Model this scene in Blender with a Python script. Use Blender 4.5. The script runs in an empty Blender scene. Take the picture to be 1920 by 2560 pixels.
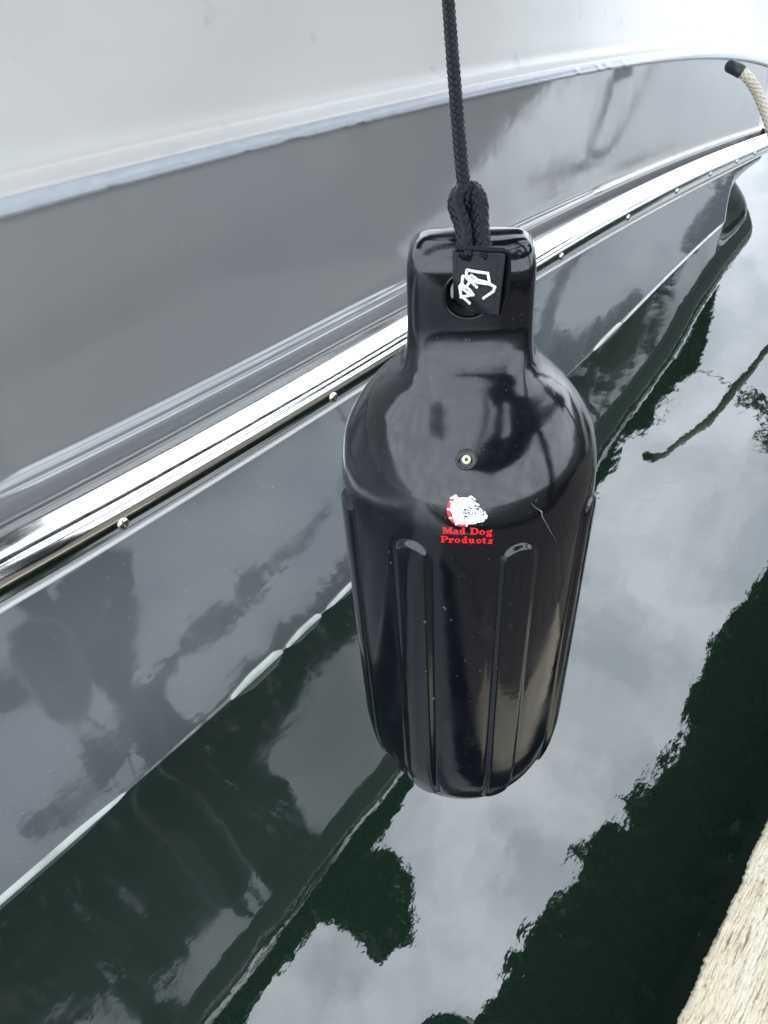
import bpy, bmesh, math, random
import numpy as np
from mathutils import Vector, Matrix
from mathutils.bvhtree import BVHTree
R = math.radians
scene = bpy.context.scene
COL = scene.collection

# ------------------------------------------------------------------ camera
H = 1.80                      # eye height above the water (water z = 0)
F = 1923.0                    # focal length in photo pixels (1920 x 2560)
def cam_frame(pitch, roll, yaw):
    p, r, a = map(R, (pitch, roll, yaw))
    fw = np.array([math.cos(a)*math.cos(p), math.sin(a)*math.cos(p), -math.sin(p)])
    rt = np.array([math.sin(a), -math.cos(a), 0.0]); up = np.cross(rt, fw)
    rt2 = math.cos(r)*rt - math.sin(r)*up
    return rt2, np.cross(rt2, fw), fw
RT, UP, FW = cam_frame(42, 4.3, 42)
EYE = np.array([0, 0, H])
def ray(px, py):
    return FW + RT*(px-960)/F - UP*(py-1280)/F
cd = bpy.data.cameras.new('camera'); cam = bpy.data.objects.new('camera', cd); COL.objects.link(cam)
M = Matrix(((RT[0], UP[0], -FW[0], 0), (RT[1], UP[1], -FW[1], 0), (RT[2], UP[2], -FW[2], H), (0, 0, 0, 1)))
cam.matrix_world = M
cd.sensor_fit = 'VERTICAL'; cd.sensor_height = 36; cd.lens = 36*F/2560
cd.clip_start = .01; cd.clip_end = 3000
scene.camera = cam

# ------------------------------------------------------------------ sky, sun, exposure
SUN_EL, SUN_AZ = 52, 115      # azimuth measured from +X towards +Y
w = bpy.data.worlds.new('World'); scene.world = w; w.use_nodes = True
nt = w.node_tree; nt.nodes.clear()
out = nt.nodes.new('ShaderNodeOutputWorld'); bg = nt.nodes.new('ShaderNodeBackground')
sky = nt.nodes.new('ShaderNodeTexSky'); sky.sky_type = 'NISHITA'; sky.sun_disc = False
sky.sun_elevation = R(SUN_EL); sky.sun_rotation = R(90-SUN_AZ)
tc = nt.nodes.new('ShaderNodeTexCoord'); mp = nt.nodes.new('ShaderNodeMapping'); mp.inputs['Scale'].default_value = (1, 1, 1.0)
n1 = nt.nodes.new('ShaderNodeTexNoise'); n1.inputs['Scale'].default_value = 8.5; n1.inputs['Detail'].default_value = 7; n1.inputs['Roughness'].default_value = .55
cr = nt.nodes.new('ShaderNodeValToRGB')
cr.color_ramp.elements[0].position = .36; cr.color_ramp.elements[0].color = (28.5, 31.6, 35.6, 1)
cr.color_ramp.elements[1].position = .66; cr.color_ramp.elements[1].color = (46, 48.5, 52.5, 1)
mx = nt.nodes.new('ShaderNodeMix'); mx.data_type = 'RGBA'; mx.inputs[0].default_value = .9
L = nt.links.new
L(tc.outputs['Generated'], mp.inputs[0]); L(mp.outputs[0], n1.inputs['Vector']); L(n1.outputs[0], cr.inputs[0])
L(sky.outputs[0], mx.inputs[6]); L(cr.outputs[0], mx.inputs[7]); L(mx.outputs[2], bg.inputs['Color'])
bg.inputs['Strength'].default_value = .10; L(bg.outputs[0], out.inputs[0])
sd = bpy.data.lights.new('sun', 'SUN'); sd.energy = .7; sd.angle = R(12); sd.color = (1, .95, .88)
so = bpy.data.objects.new('sun', sd); COL.objects.link(so)
sv = Vector((math.cos(R(SUN_EL))*math.cos(R(SUN_AZ)), math.cos(R(SUN_EL))*math.sin(R(SUN_AZ)), math.sin(R(SUN_EL))))
so.rotation_euler = sv.to_track_quat('Z', 'Y').to_euler(); so.location = (0, 0, 12)
vs = scene.view_settings; vs.view_transform = 'Standard'; vs.look = 'None'; vs.exposure = 0; vs.gamma = 1; vs.use_curve_mapping = False
scene.cycles.max_bounces = 10; scene.cycles.glossy_bounces = 8
scene.cycles.use_denoising = True

# ------------------------------------------------------------------ helpers
def mat(name, col, rough=.5, metal=0, ior=1.5, coat=0, bump=None, mottle=None, rvar=None, sheen=0, spec=.5):
    """bump: list of (scale, strength, distance, stretch); mottle: (scale, colour2, lo, hi, stretch)"""
    m = bpy.data.materials.new(name); m.use_nodes = True; t = m.node_tree; b = t.nodes['Principled BSDF']
    b.inputs['Base Color'].default_value = (*col, 1); b.inputs['Roughness'].default_value = rough
    b.inputs['Metallic'].default_value = metal; b.inputs['IOR'].default_value = ior
    b.inputs['Coat Weight'].default_value = coat; b.inputs['Coat Roughness'].default_value = .04
    b.inputs['Sheen Weight'].default_value = sheen
    b.inputs['Specular IOR Level'].default_value = spec
    tcn = t.nodes.new('ShaderNodeTexCoord')
    def noise(scale, stretch, detail=4, src='Object'):
        mpn = t.nodes.new('ShaderNodeMapping'); mpn.inputs['Scale'].default_value = stretch
        n = t.nodes.new('ShaderNodeTexNoise'); n.inputs['Scale'].default_value = scale; n.inputs['Detail'].default_value = detail
        t.links.new(tcn.outputs[src], mpn.inputs[0]); t.links.new(mpn.outputs[0], n.inputs['Vector']); return n
    prev = None
    for (sc, st, dist, stretch) in (bump or []):
        n = noise(sc, stretch); bn = t.nodes.new('ShaderNodeBump'); bn.inputs['Strength'].default_value = st; bn.inputs['Distance'].default_value = dist
        t.links.new(n.outputs[0], bn.inputs['Height'])
        if prev: t.links.new(prev.outputs[0], bn.inputs['Normal'])
        prev = bn
    if prev: t.links.new(prev.outputs[0], b.inputs['Normal'])
    last = None
    for (sc, c2, lo, hi, stretch) in (mottle or []):
        n = noise(sc, stretch, 6); r_ = t.nodes.new('ShaderNodeMapRange'); r_.inputs[1].default_value = lo; r_.inputs[2].default_value = hi
        t.links.new(n.outputs[0], r_.inputs[0])
        x = t.nodes.new('ShaderNodeMix'); x.data_type = 'RGBA'; x.inputs[6].default_value = (*col, 1); x.inputs[7].default_value = (*c2, 1)
        t.links.new(r_.outputs[0], x.inputs[0])
        if last: t.links.new(last.outputs[2], x.inputs[6])
        last = x
    if last: t.links.new(last.outputs[2], b.inputs['Base Color'])
    if rvar:
        sc, lo, hi, stretch = rvar
        n = noise(sc, stretch, 5); r_ = t.nodes.new('ShaderNodeMapRange'); r_.inputs[1].default_value = .3; r_.inputs[2].default_value = .7
        r_.inputs[3].default_value = lo; r_.inputs[4].default_value = hi
        t.links.new(n.outputs[0], r_.inputs[0]); t.links.new(r_.outputs[0], b.inputs['Roughness'])
    return m

def obj(name, V, Fc, m, parent=None, smooth=True, mats=None, fm=None):
    me = bpy.data.meshes.new(name)
    me.from_pydata([tuple(map(float, v)) for v in V], [], [tuple(map(int, f)) for f in Fc]); me.update()
    for mm in (mats or [m]): me.materials.append(mm)
    if fm is not None: me.polygons.foreach_set('material_index', list(fm))
    if smooth: me.polygons.foreach_set('use_smooth', [True]*len(me.polygons))
    o = bpy.data.objects.new(name, me); COL.objects.link(o)
    if parent: o.parent = parent
    return o
def tag(o, label=None, cat=None, group=None, kind=None):
    if label: o['label'] = label
    if cat: o['category'] = cat
    if group: o['group'] = group
    if kind: o['kind'] = kind
    return o
def empty(name, loc=(0, 0, 0)):
    o = bpy.data.objects.new(name, None); COL.objects.link(o); o.location = loc; o.empty_display_size = .1
    return o
def world_child(o, parent):          # keep world coordinates of the mesh under a moved root
    o.parent = parent; o.matrix_parent_inverse = Matrix.Translation(-Vector(parent.location))
    return o
def grid_faces(nr, nc, wrap=False, flip=False):
    f = []
    for i in range(nr-1):
        for j in range(nc if wrap else nc-1):
            a = i*nc+j; b = i*nc+(j+1) % nc; c = (i+1)*nc+(j+1) % nc; d = (i+1)*nc+j
            f.append((d, c, b, a) if flip else (a, b, c, d))
    return f
class MB:
    def __init__(s): s.v = []; s.f = []
    def add(s, V, Fc):
        n = len(s.v); s.v += [tuple(v) for v in V]; s.f += [tuple(i+n for i in f) for f in Fc]
    def box(s, x0, x1, y0, y1, z0, z1):
        V = [(x, y, z) for x in (x0, x1) for y in (y0, y1) for z in (z0, z1)]
        s.add(V, [(0, 1, 3, 2), (4, 6, 7, 5), (0, 4, 5, 1), (2, 3, 7, 6), (0, 2, 6, 4), (1, 5, 7, 3)])
    def tube(s, pts, r, n=12, cap=True, squash=None):
        P = [np.array(p, float) for p in pts]; rr = r if hasattr(r, '__len__') else [r]*len(P)
        T, N, B = frames(P); V = []
        for k, p in enumerate(P):
            for j in range(n):
                a = 2*math.pi*j/n
                V.append(p+N[k]*math.cos(a)*rr[k]+B[k]*math.sin(a)*rr[k]*(squash or 1))
        Fc = grid_faces(len(P), n, True)
        if cap: Fc += [tuple(range(n))[::-1], tuple((len(P)-1)*n+j for j in range(n))]
        s.add(V, Fc)
    def build(s, name, m, parent=None, smooth=True): return obj(name, s.v, s.f, m, parent, smooth)
def frames(P, ref=None):
    n = len(P); T = []
    for k in range(n):
        t = P[min(k+1, n-1)]-P[max(k-1, 0)]; T.append(t/np.linalg.norm(t))
    u = np.array(ref if ref is not None else (0.3, .8, .5), float)
    if abs(u@T[0]) > .95*np.linalg.norm(u): u = np.array((1., 0, 0))
    N = []; B = []
    for t in T:
        u = u-t*(u@t); u /= np.linalg.norm(u); N.append(u.copy()); B.append(np.cross(t, u))
    return T, N, B
def spline(P, n):
    P = [np.array(p, float) for p in P]; Q = [2*P[0]-P[1]]+P+[2*P[-1]-P[-2]]
    o_ = []; m = len(P)-1
    for k in range(n):
        s = k/(n-1)*m; i = min(int(s), m-1); t = s-i
        a, b, c, d = Q[i], Q[i+1], Q[i+2], Q[i+3]
        o_.append(.5*((2*b)+(c-a)*t+(2*a-5*b+4*c-d)*t*t+(3*b-a-3*c+d)*t**3))
    return o_
def pchip(x, y, xq):
    x = np.array(x, float); y = np.array(y, float); xq = np.clip(xq, x[0], x[-1]); h = np.diff(x); d = np.diff(y)/h
    m = np.zeros_like(y); m[0] = d[0]; m[-1] = d[-1]
    for i in range(1, len(x)-1):
        m[i] = 0 if d[i-1]*d[i] <= 0 else 2*d[i-1]*d[i]/(d[i-1]+d[i])
    i = np.clip(np.searchsorted(x, xq)-1, 0, len(x)-2); t = (xq-x[i])/h[i]
    return (2*t**3-3*t**2+1)*y[i]+(t**3-2*t**2+t)*h[i]*m[i]+(-2*t**3+3*t**2)*y[i+1]+(t**3-t**2)*h[i]*m[i+1]
def smooth01(x): x = np.clip(x, 0, 1); return x*x*(3-2*x)

# ------------------------------------------------------------------ materials
NO = (1, 1, 1)
M_white = mat('white_gelcoat', (.355, .350, .330), .3, mottle=[(2.2, (.325, .320, .30), .42, .7, (1, 1, 1.5)), (11, (.275, .275, .262), .64, .72, (1, 1, 1))], bump=[(5, .05, .02, NO)])
M_grey = mat('grey_gelcoat', (.155, .160, .163), .05, ior=1.95, mottle=[(1.6, (.175, .175, .17), .35, .7, NO), (40, (.26, .26, .26), .72, .78, (1, 1, 5))], bump=[(3.5, .08, .02, NO)], rvar=(9, .05, .13, NO))
M_hull = mat('grey_lower_gelcoat', (.142, .158, .170), .03, ior=3.0, mottle=[(75, (.5, .51, .52), .70, .73, (1, 1, 3.2)), (1.8, (.155, .168, .174), .35, .7, NO)], bump=[(2.5, .05, .02, NO)], rvar=(7, .03, .08, NO))
M_steel = mat('polished_stainless_steel', (.78, .775, .76), .10, 1.0, bump=[(4, .04, .01, NO)], rvar=(30, .09, .15, (1, 5, 5)))
M_screw = mat('screw_steel', (.62, .55, .47), .16, 1.0)
M_insert = mat('pale_vinyl_edge', (.60, .60, .59), .35)
M_boot = mat('white_boot_stripe', (.62, .65, .61), .25, mottle=[(14, (.42, .46, .40), .45, .7, NO)])
M_deck = mat('white_deck', (.72, .72, .70), .4)
M_pvc = mat('black_vinyl', (.0028, .0034, .0060), .12, ior=1.58, mottle=[(330, (.06, .065, .07), .68, .76, NO), (26, (.012, .014, .017), .58, .78, (1, 1, .5))], bump=[(14, .10, .006, NO), (300, .05, .0005, NO)], rvar=(12, .06, .20, NO), spec=.45)
M_rope = mat('black_braid', (.0035, .0042, .0065), .42, spec=.2, sheen=0, bump=[(900, .3, .0004, (1, 1, 1))])
M_leather = mat('black_leather', (.016, .017, .021), .42, bump=[(500, .25, .0005, NO)])
M_ink = mat('white_print', (.80, .82, .80), .4)
M_dogw = mat('white_emblem_print', (.80, .84, .92), .35)
M_red = mat('red_print', (.72, .012, .018), .35)
M_line = mat('black_print', (.012, .012, .014), .35)
M_brass = mat('pale_valve_plug', (.50, .44, .32), .3)
M_dark = mat('dark_recess', (.004, .004, .005), .4)
M_wood = mat('weathered_dock_wood', (.60, .53, .38), .9, mottle=[(9, (.66, .60, .47), .45, .7, (.5, 3, 3)), (5, (.42, .35, .23), .55, .75, (1, 3, 3)), (70, (.22, .17, .10), .56, .70, (.22, 2.6, 2.6)), (190, (.26, .21, .13), .58, .72, (.3, 1.8, 1.8))], bump=[(90, 1.0, .006, (.25, 2.6, 2.6)), (230, .9, .003, (.35, 1.8, 1.8))])
M_side = mat('darkened_side_wood', (.035, .032, .022), .6, mottle=[(20, (.06, .055, .035), .4, .7, (.4, 1, 2))])  # side face of the edge board, darkened to keep its reflection off the fender
M_board = mat('grey_deck_wood', (.10, .088, .07), .85, mottle=[(20, (.10, .085, .065), .45, .7, (5, .5, 5))])
M_roofwood = mat('dark_roof_timber', (.055, .042, .032), .8, mottle=[(6, (.085, .062, .045), .4, .7, (.3, 3, 3))])
M_beige = mat('beige_dock_line', (.55, .50, .40), .8, bump=[(300, .5, .002, NO)])
M_crack = mat('pale_scratch', (.35, .33, .27), .6)

# ------------------------------------------------------------------ water
def water_height(X, Y):
    rng = np.random.RandomState(11); h = np.zeros_like(X)
    for k in range(26):
        lam = 10**rng.uniform(math.log10(.5), math.log10(1.7)); th = rng.uniform(0, 2*math.pi); ph = rng.uniform(0, 2*math.pi)
        kk = 2*math.pi/lam; slope = R(.20)*(lam/.6)**.35
        h += slope/kk*np.sin(kk*(X*math.cos(th)+Y*math.sin(th))+ph)
    return h
def axis(a, b, step, far, growth=1.12):
    c = list(np.arange(a, b+1e-6, step)); s = step
    lo = [a]; 
    while lo[-1] > -far: s *= growth; lo.append(lo[-1]-s)
    s = step; hi = [b]
    while hi[-1] < far: s *= growth; hi.append(hi[-1]+s)
    return np.array(lo[:0:-1]+c+hi[1:])
xs = axis(-.8, 4.5, .016, 900); ys = axis(-.6, 2.2, .016, 900)
GX, GY = np.meshgrid(xs, ys)
fade = np.exp(-(np.maximum(0, np.hypot(GX-1.5, GY-.5)-4)/3)**2)
GZ = water_height(GX, GY)*fade
V = np.stack([GX, GY, GZ], -1).reshape(-1, 3)
M_water = mat('dark_green_water', (.0075, .0175, .0115), .020, ior=1.95, bump=[(1.1, .014, .25, (1, 1.6, 1)), (9, .010, .03, (1, 1.6, 1))])
wat = obj('water', V, grid_faces(len(ys), len(xs)), M_water); tag(wat, kind='structure')

# ------------------------------------------------------------------ boat
CUR = dict(
 A=[(0,490),(265,431),(530,368),(796,292),(1100,235),(1298,195),(1495,153),(1693,129),(1817,126),(1920,143)],
 B=[(0,547),(265,476),(530,401),(796,331),(1100,267),(1298,217),(1495,179),(1693,151),(1817,150),(1920,167)],
 D=[(0,1331),(231,1215),(463,1097),(804,900),(1337,598),(1495,519),(1693,418),(1920,331)],
 E=[(0,1516),(289,1336),(579,1172),(891,966),(1337,694),(1495,600),(1693,492),(1920,375)],
 W=[(0,2265),(272,1999),(503,1808),(608,1721),(741,1600),(868,1473),(1395,960),(1560,800),(1807,558)])
SW = lambda q: .32*smooth01((q-1.0)/3.0)       # the side swings away towards the bow
YF = dict(A=lambda q: 1.215-.05*smooth01((q-.8)/3)+SW(q), B=lambda q: 1.203-.05*smooth01((q-.8)/3)+SW(q),
          D=lambda q: 1.065-.02*smooth01((q-.8)/3)+SW(q), E=lambda q: 1.05-.02*smooth01((q-.8)/3)+SW(q), W=None)
XN = np.concatenate([np.arange(-6, -.6, .1), np.arange(-.6, 6, .02), np.arange(6, 6.5, .05)])
NX = len(XN)
def bow(X, x0=5.06): return 1.7*np.clip((X-x0)/1.3, 0, 1)**1.6      # upper lines sweep in to the stem
def curve(k):
    pts = []
    for (px, py) in CUR[k]:
        d = ray(px, py); q = d[0]/d[1]; rr = d[2]/d[1]
        Y = H/-rr if k == 'W' else YF[k](q)
        pts.append((q*Y, Y, rr*Y+H))
    p = np.array(pts)
    x0, x1 = p[0, 0], p[-1, 0]; Xc = np.clip(XN, x0, x1)
    if k == 'W':
        c = np.polyfit(p[:, 0], p[:, 1], 3); Y = np.polyval(c, Xc); Y = np.where(XN > x1, np.minimum(Y+1.5*np.clip((XN-x1-.05)/.45, 0, 3), 2.9), Y)
        return Y, np.polyval(c, Xc)
    q_ = p[:, 0]/p[:, 1]; cr_ = np.polyfit(q_, (p[:, 2]-H)/p[:, 1], 4)
    qd = np.linspace(q_[0], q_[-1], 300); Yd = np.array([YF[k](t) for t in qd]); Xd = qd*Yd; Zd = H+np.polyval(cr_, qd)*Yd
    Z = np.interp(Xc, Xd, Zd)
    s1 = (Zd[-1]-Zd[-12])/(Xd[-1]-Xd[-12]); e = np.maximum(XN-x1, 0); Z = Z+s1*.35*(1-np.exp(-e/.35))
    s0 = (Zd[12]-Zd[0])/(Xd[12]-Xd[0]); e = np.minimum(XN-x0, 0); Z = Z-s0*.6*(1-np.exp(e/.6))
    return np.interp(XN, Xd, Yd)+bow(XN, 5.35 if k in 'AB' else 5.06), Z
YA, ZA = curve('A'); YB, ZB = curve('B'); YD, ZD = curve('D'); YE, ZE = curve('E'); YW, ZW = curve('W')
def sheet(name, rows, m, parent, flip=False, smooth=True):
    """rows: list of (Y, Z) arrays over XN"""
    V = []
    for (Y, Z) in rows: V += [(XN[i], Y[i], Z[i]) for i in range(NX)]
    return obj(name, V, grid_faces(len(rows), NX, flip=flip), m, parent, smooth)
boat = empty('motor_boat', (0, .9, 0)); tag(boat, 'grey and white motor boat hull with polished steel rub rail, moored beside the dock', 'boat')
def bpart(o): return world_child(o, boat)
# white topside (a flattened foot that catches the sky, then a slope, then the deck)
prof = [(-.001, -.003), (.0, .0), (.005, .0035), (.015, .0060), (.030, .0105), (.046, .0200), (.063, .045), (.085, .095), (.115, .165), (.15, .26), (.18, .35), (.205, .42), (.24, .46), (.30, .485), (.6, .50), (1.0, .52), (3.0, .53)]
pf = spline([(a, b, 0) for a, b in prof], 70)
rows = [(YA+p[0], ZA+p[1]) for p in pf]
top = bpart(sheet('white_topside', rows, M_white, None))
# pale strip under the lip with a chipped lower edge
rng = np.random.RandomState(4)
Xf = np.arange(-.9, 6.0, .0040)
yA, zA, yB, zB = (np.interp(Xf, XN, a) for a in (YA, ZA, YB, ZB))
chip = np.zeros_like(Xf)
for c, wdt, dep in [(.72, .012, .005), (1.02, .012, .005), (1.14, .026, .007), (1.165, .010, .005), (1.30, .010, .004), (1.35, .016, .006), (1.40, .006, .005), (1.47, .016, .002), (2.45, .02, .006), (2.62, .02, .006), (2.70, .03, .007), (2.85, .02, .005)]:
    chip = np.maximum(chip, dep*.65*np.clip(1.25-np.abs((Xf-c)/wdt)**2, 0, 1)*(.6+.5*rng.rand(len(Xf))))
chip += .0003*rng.rand(len(Xf))
N = len(Xf); V = []
for s, dy in ((0, -.0024), (.35, -.0060), (.7, -.0066), (1, -.0060), (1.0, .004)):
    for i in range(N): V.append((Xf[i], yA[i]+(yB[i]-yA[i])*s+dy, zA[i]-.001+(zB[i]+chip[i]-zA[i]+.001)*s))
bpart(obj('pale_edge_strip', V, grid_faces(5, N), mat('pale_strip_gelcoat', (.235, .25, .27), .22, mottle=[(30, (.27, .285, .30), .4, .7, (1, 3, 3))])))
# grey band, concave above the rail
ab = spline([(0, -.02, 0), (.13, .28, 0), (.26, .56, 0), (.36, .78, 0), (.41, .88, 0), (.445, .922, 0), (.50, .942, 0), (.555, .955, 0), (.585, .975, 0), (.60, 1.01, 0), (.61, 1.07, 0), (.62, 1.25, 0)], 110)
bpart(sheet('grey_side_band', [(YB+.0025+(YD-YB)*p[0], ZB+.001+(ZD-ZB)*p[1]) for p in ab], M_grey, None, flip=True))
# stainless rub rail : half round
rows = []
hh = ZD-ZE
RPROF = [(.05, -.50), (.014, -.40), (.004, -.16), (.002, -.05), (-.003, -.008), (-.016, -.045), (-.030, -.090), (-.042, -.140), (-.050, -.19), (-.0565, -.27), (-.060, -.38), (-.061, -.50), (-.0595, -.60), (-.055, -.68), (-.03, -.74)]
for p in spline([(a, b, 0) for a, b in RPROF], 40): rows.append((YD+p[0], ZD+hh*p[1]))
rail = bpart(sheet('rub_rail', rows, M_steel, None, flip=True))
# thin pale edge under the rail
rows = [(YE-.002+dy, ZE+dz) for dy, dz in ((.0, .023), (-.027, .022), (-.031, .020), (-.032, .0165), (-.031, .013), (-.027, .011), (.02, -.004))]
bpart(sheet('rail_lower_edge', rows, M_insert, None, flip=True))
# lower hull, slightly concave flare down below the waterline
rows = []
for k in range(40):
    s = k/39*1.12
    bulge = .004*math.sin(math.pi*min(s, 1))
    rows.append((YE+.012+(ZW-YE-.012)*s+(YW-ZW)*min(s, 1)**3+bulge*0.8, (ZE-.012)*(1-s)))
lower = bpart(sheet('lower_hull', rows, M_hull, None, flip=True))
# white boot stripe showing in lengths just above the water
def hull_pt(X, s, off):
    i = lambda a: np.interp(X, XN, a)
    b = .004*math.sin(math.pi*min(s, 1))*.8
    Y = i(YE)+.012+(i(ZW)-i(YE)-.012)*s+(i(YW)-i(ZW))*min(s, 1)**3+b; Z = i(ZE)-.012+(0-i(ZE)+.012)*s
    return (X, Y-off, Z-off*.4)
def stripe(x0, x1, h, name='boot_stripe'):
    n = 60; V = []
    for r_ in range(6):
        for k in range(n):
            X = x0+(x1-x0)*k/(n-1); e = min(1, 2.6*k/(n-1), 6*(1-k/(n-1)))**.75
            s1 = 1+.03; s0 = 1-h*e-.002
            V.append(hull_pt(X, s0+(s1-s0)*r_/5, .008 if 0 < r_ < 5 else -.002))
    return bpart(obj(name, V, grid_faces(6, n, flip=True), M_boot))
n_ = 400; V = []
for r_ in range(4):
    for k in range(n_):
        X = -.9+5.4*k/(n_-1); V.append(hull_pt(X, .986+.05*r_/3, .005 if 0 < r_ else -.003))
bpart(obj('chine_line', V, grid_faces(4, n_, flip=True), mat('dull_grey_chine', (.20, .22, .21), .3, mottle=[(5, (.42, .44, .41), .5, .62, (1, 1, 1)), (22, (.08, .10, .08), .5, .7, NO)])))
for x0, x1, h in ((-.6, .29, .028), (.63, .84, .040), (.85, 1.01, .034), (1.02, 1.3, .03), (2.85, 3.15, .030), (3.16, 4.5, .022)): stripe(x0, x1, h)
# screws in the rail
def screw(px, py):
    d = ray(px, py); best = None
    q = d[0]/d[1]
    i = np.argmin(abs(XN/(YD-.05)-q)); X = XN[i]
    c = np.array([X, YD[i]-.0600, ZD[i]-hh[i]*.50])
    nrm = np.array([0, -.95, -.05]); nrm /= np.linalg.norm(nrm)
    t1 = np.array([1., 0, 0]); t2 = np.cross(nrm, t1); mb = MB(); V = []; 
    for r_, hgt in ((.0118, -.003), (.0115, .002), (.009, .0050), (.005, .0064), (.0028, .0048), (.0001, .0042)):
        for j in range(18):
            a = 2*math.pi*j/18; V.append(c+nrm*hgt+t1*math.cos(a)*r_+t2*math.sin(a)*r_)
    mb.add(V, grid_faces(6, 18, True)); o = mb.build('screw', M_screw); o.parent = rail; return o
for p in ((295, 1319), (827, 1001), (1392, 657), (1560, 558), (1682, 489), (1770, 441), (1835, 410), (1881, 390)): screw(*p)

# ------------------------------------------------------------------ fender
D0 = .75
P0 = EYE+ray(1168, 1130)*D0                    # a point of the fender's vertical axis
axis_xy = P0[:2]; base_z = P0[2]
wv = -np.array([axis_xy[0], axis_xy[1], 0]); wv /= np.linalg.norm(wv)     # faces the photographer
uv = np.cross(wv, np.array([0, 0, 1.]))*-1                                # to the right as seen
UVW = (uv, wv)
def fl(u, w_, t): return np.array([axis_xy[0], axis_xy[1], base_z])+uv*u+wv*w_+np.array([0, 0, t])
FP = [(.2185, .020, .003, 4), (.2180, .033, .009, 4), (.2160, .041, .0150, 4), (.2115, .0465, .0205, 4.2), (.2040, .0500, .0250, 4.5), (.195, .0515, .0275, 4.6), (.18, .0520, .0290, 4.6), (.15, .0525, .0300, 4.6),
      (.132, .0535, .034, 4.2), (.115, .0560, .0430, 3.5), (.105, .0605, .0510, 3.0), (.097, .0670, .058, 2.6), (.086, .0780, .069, 2.3), (.072, .0925, .083, 2.1), (.053, .1060, .099, 2),
      (.028, .1175, .1125, 2), (0, .1225, .121, 2), (-.04, .1245, .1245, 2), (-.385, .1235, .1235, 2), (-.425, .121, .121, 2), (-.46, .114, .114, 2), (-.49, .103, .103, 2), (-.517, .088, .088, 2), (-.540, .067, .067, 2), (-.556, .044, .044, 2), (-.565, .021, .021, 2), (-.567, .001, .001, 2)]
FPa = np.array(FP[::-1]); tt = FPa[:, 0]
tq = np.unique(np.concatenate([np.linspace(-.567, -.52, 60), np.linspace(-.52, .05, 330), np.linspace(.05, .19, 110), np.linspace(.19, .2185, 50)]))
aq, bq, nq = (pchip(tt, FPa[:, k], tq) for k in (1, 2, 3))
NA = 420
th = np.arange(NA)*2*math.pi/NA
V = []
t_top, t_bot, hw = -.016, -.455, .0145
def rib_h(t, ang, rad):
    best = 0*ang
    for k in range(8):
        c = math.pi/2+R(22.5+45*k); d = (ang-c+math.pi) % (2*math.pi)-math.pi
        du = np.abs(d)*max(rad, .02)
        dist = np.hypot(du, np.maximum(0, t-(t_top-hw))) if t > t_top-hw else np.hypot(du, np.maximum(0, (t_bot-t)))
        out_ = smooth01((hw+.004-dist)/.0052)
        groove = -.10*np.exp(-((dist-(hw+.006))/.0022)**2)
        best = best+out_+groove
    return best*.0037
for k, t in enumerate(tq):
    a, b, n = aq[k], bq[k], nq[k]
    r = 1/((np.abs(np.cos(th))/a)**n+(np.abs(np.sin(th))/b)**n)**(1/n)
    if t < .03: r = r+rib_h(t, th, a)*min(1, a/.05)
    for j in range(NA): V.append(fl(r[j]*math.cos(th[j]), r[j]*math.sin(th[j]), t))
Fc = grid_faces(len(tq), NA, True)
Fc += [tuple(range(NA))[::-1], tuple((len(tq)-1)*NA+j for j in range(NA))]
fender = empty('boat_fender', tuple(fl(0, 0, -.567))); tag(fender, 'glossy black ribbed cylindrical fender hanging in front of the boat rail', 'fender')
body = obj('fender_body', V, Fc, M_pvc)
def on_plane(px, py, w_):           # photo pixel -> point of the plane w = w_ in the fender's frame
    d = ray(px, py); o = fl(0, w_, 0); s = ((o-EYE)@wv)/(d@wv); return EYE+d*s
hc = on_plane(1171, 741, .0295); h_t = hc[2]-base_z; h_u = (hc-fl(0, 0, 0))@uv
V = []
for w_, r_ in ((-.06, .0190), (-.0245, .0190), (-.0205, .0145), (.0215, .0145), (.0262, .0185), (.06, .0185)):
    for j in range(48):
        a = 2*math.pi*j/48; V.append(fl(h_u+r_*math.cos(a), w_, h_t+r_*math.sin(a)))
Fc = grid_faces(6, 48, True)+[tuple(range(48))[::-1], tuple(240+j for j in range(48))]
cut = obj('cutter', V, Fc, M_pvc)
for o_ in (body, cut):
    bm = bmesh.new(); bm.from_mesh(o_.data); bmesh.ops.recalc_face_normals(bm, faces=bm.faces); bm.to_mesh(o_.data); bm.free()
md = body.modifiers.new('hole', 'BOOLEAN'); md.operation = 'DIFFERENCE'; md.object = cut; md.solver = 'EXACT'
dg = bpy.context.evaluated_depsgraph_get(); me = bpy.data.meshes.new_from_object(body.evaluated_get(dg)); body.modifiers.clear(); body.data = me; me.name = 'fender_body'
bpy.data.objects.remove(cut)
me.polygons.foreach_set('use_smooth', [True]*len(me.polygons))
try: me.set_sharp_from_angle(angle=R(38))
except Exception: pass
def fpart(o): return world_child(o, fender)
fpart(body)
bvh = BVHTree.FromPolygons([v.co for v in me.vertices], [p.vertices for p in me.polygons])
def cast(px, py, off=.0003):
    d = Vector(ray(px, py)).normalized(); h, n, i, _ = bvh.ray_cast(Vector(EYE), d)
    if n.dot(d) > 0: n = -n
    return np.array(h+n*off), np.array(n)
# raised rim round the eye hole
mb = MB(); ring = [fl(h_u+.0200*math.cos(a), .0288, h_t+.0200*math.sin(a)) for a in np.linspace(0, 2*math.pi, 49)]
mb.tube(ring, .0011, 8, cap=False); fpart(mb.build('eye_rim', M_pvc))
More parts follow.
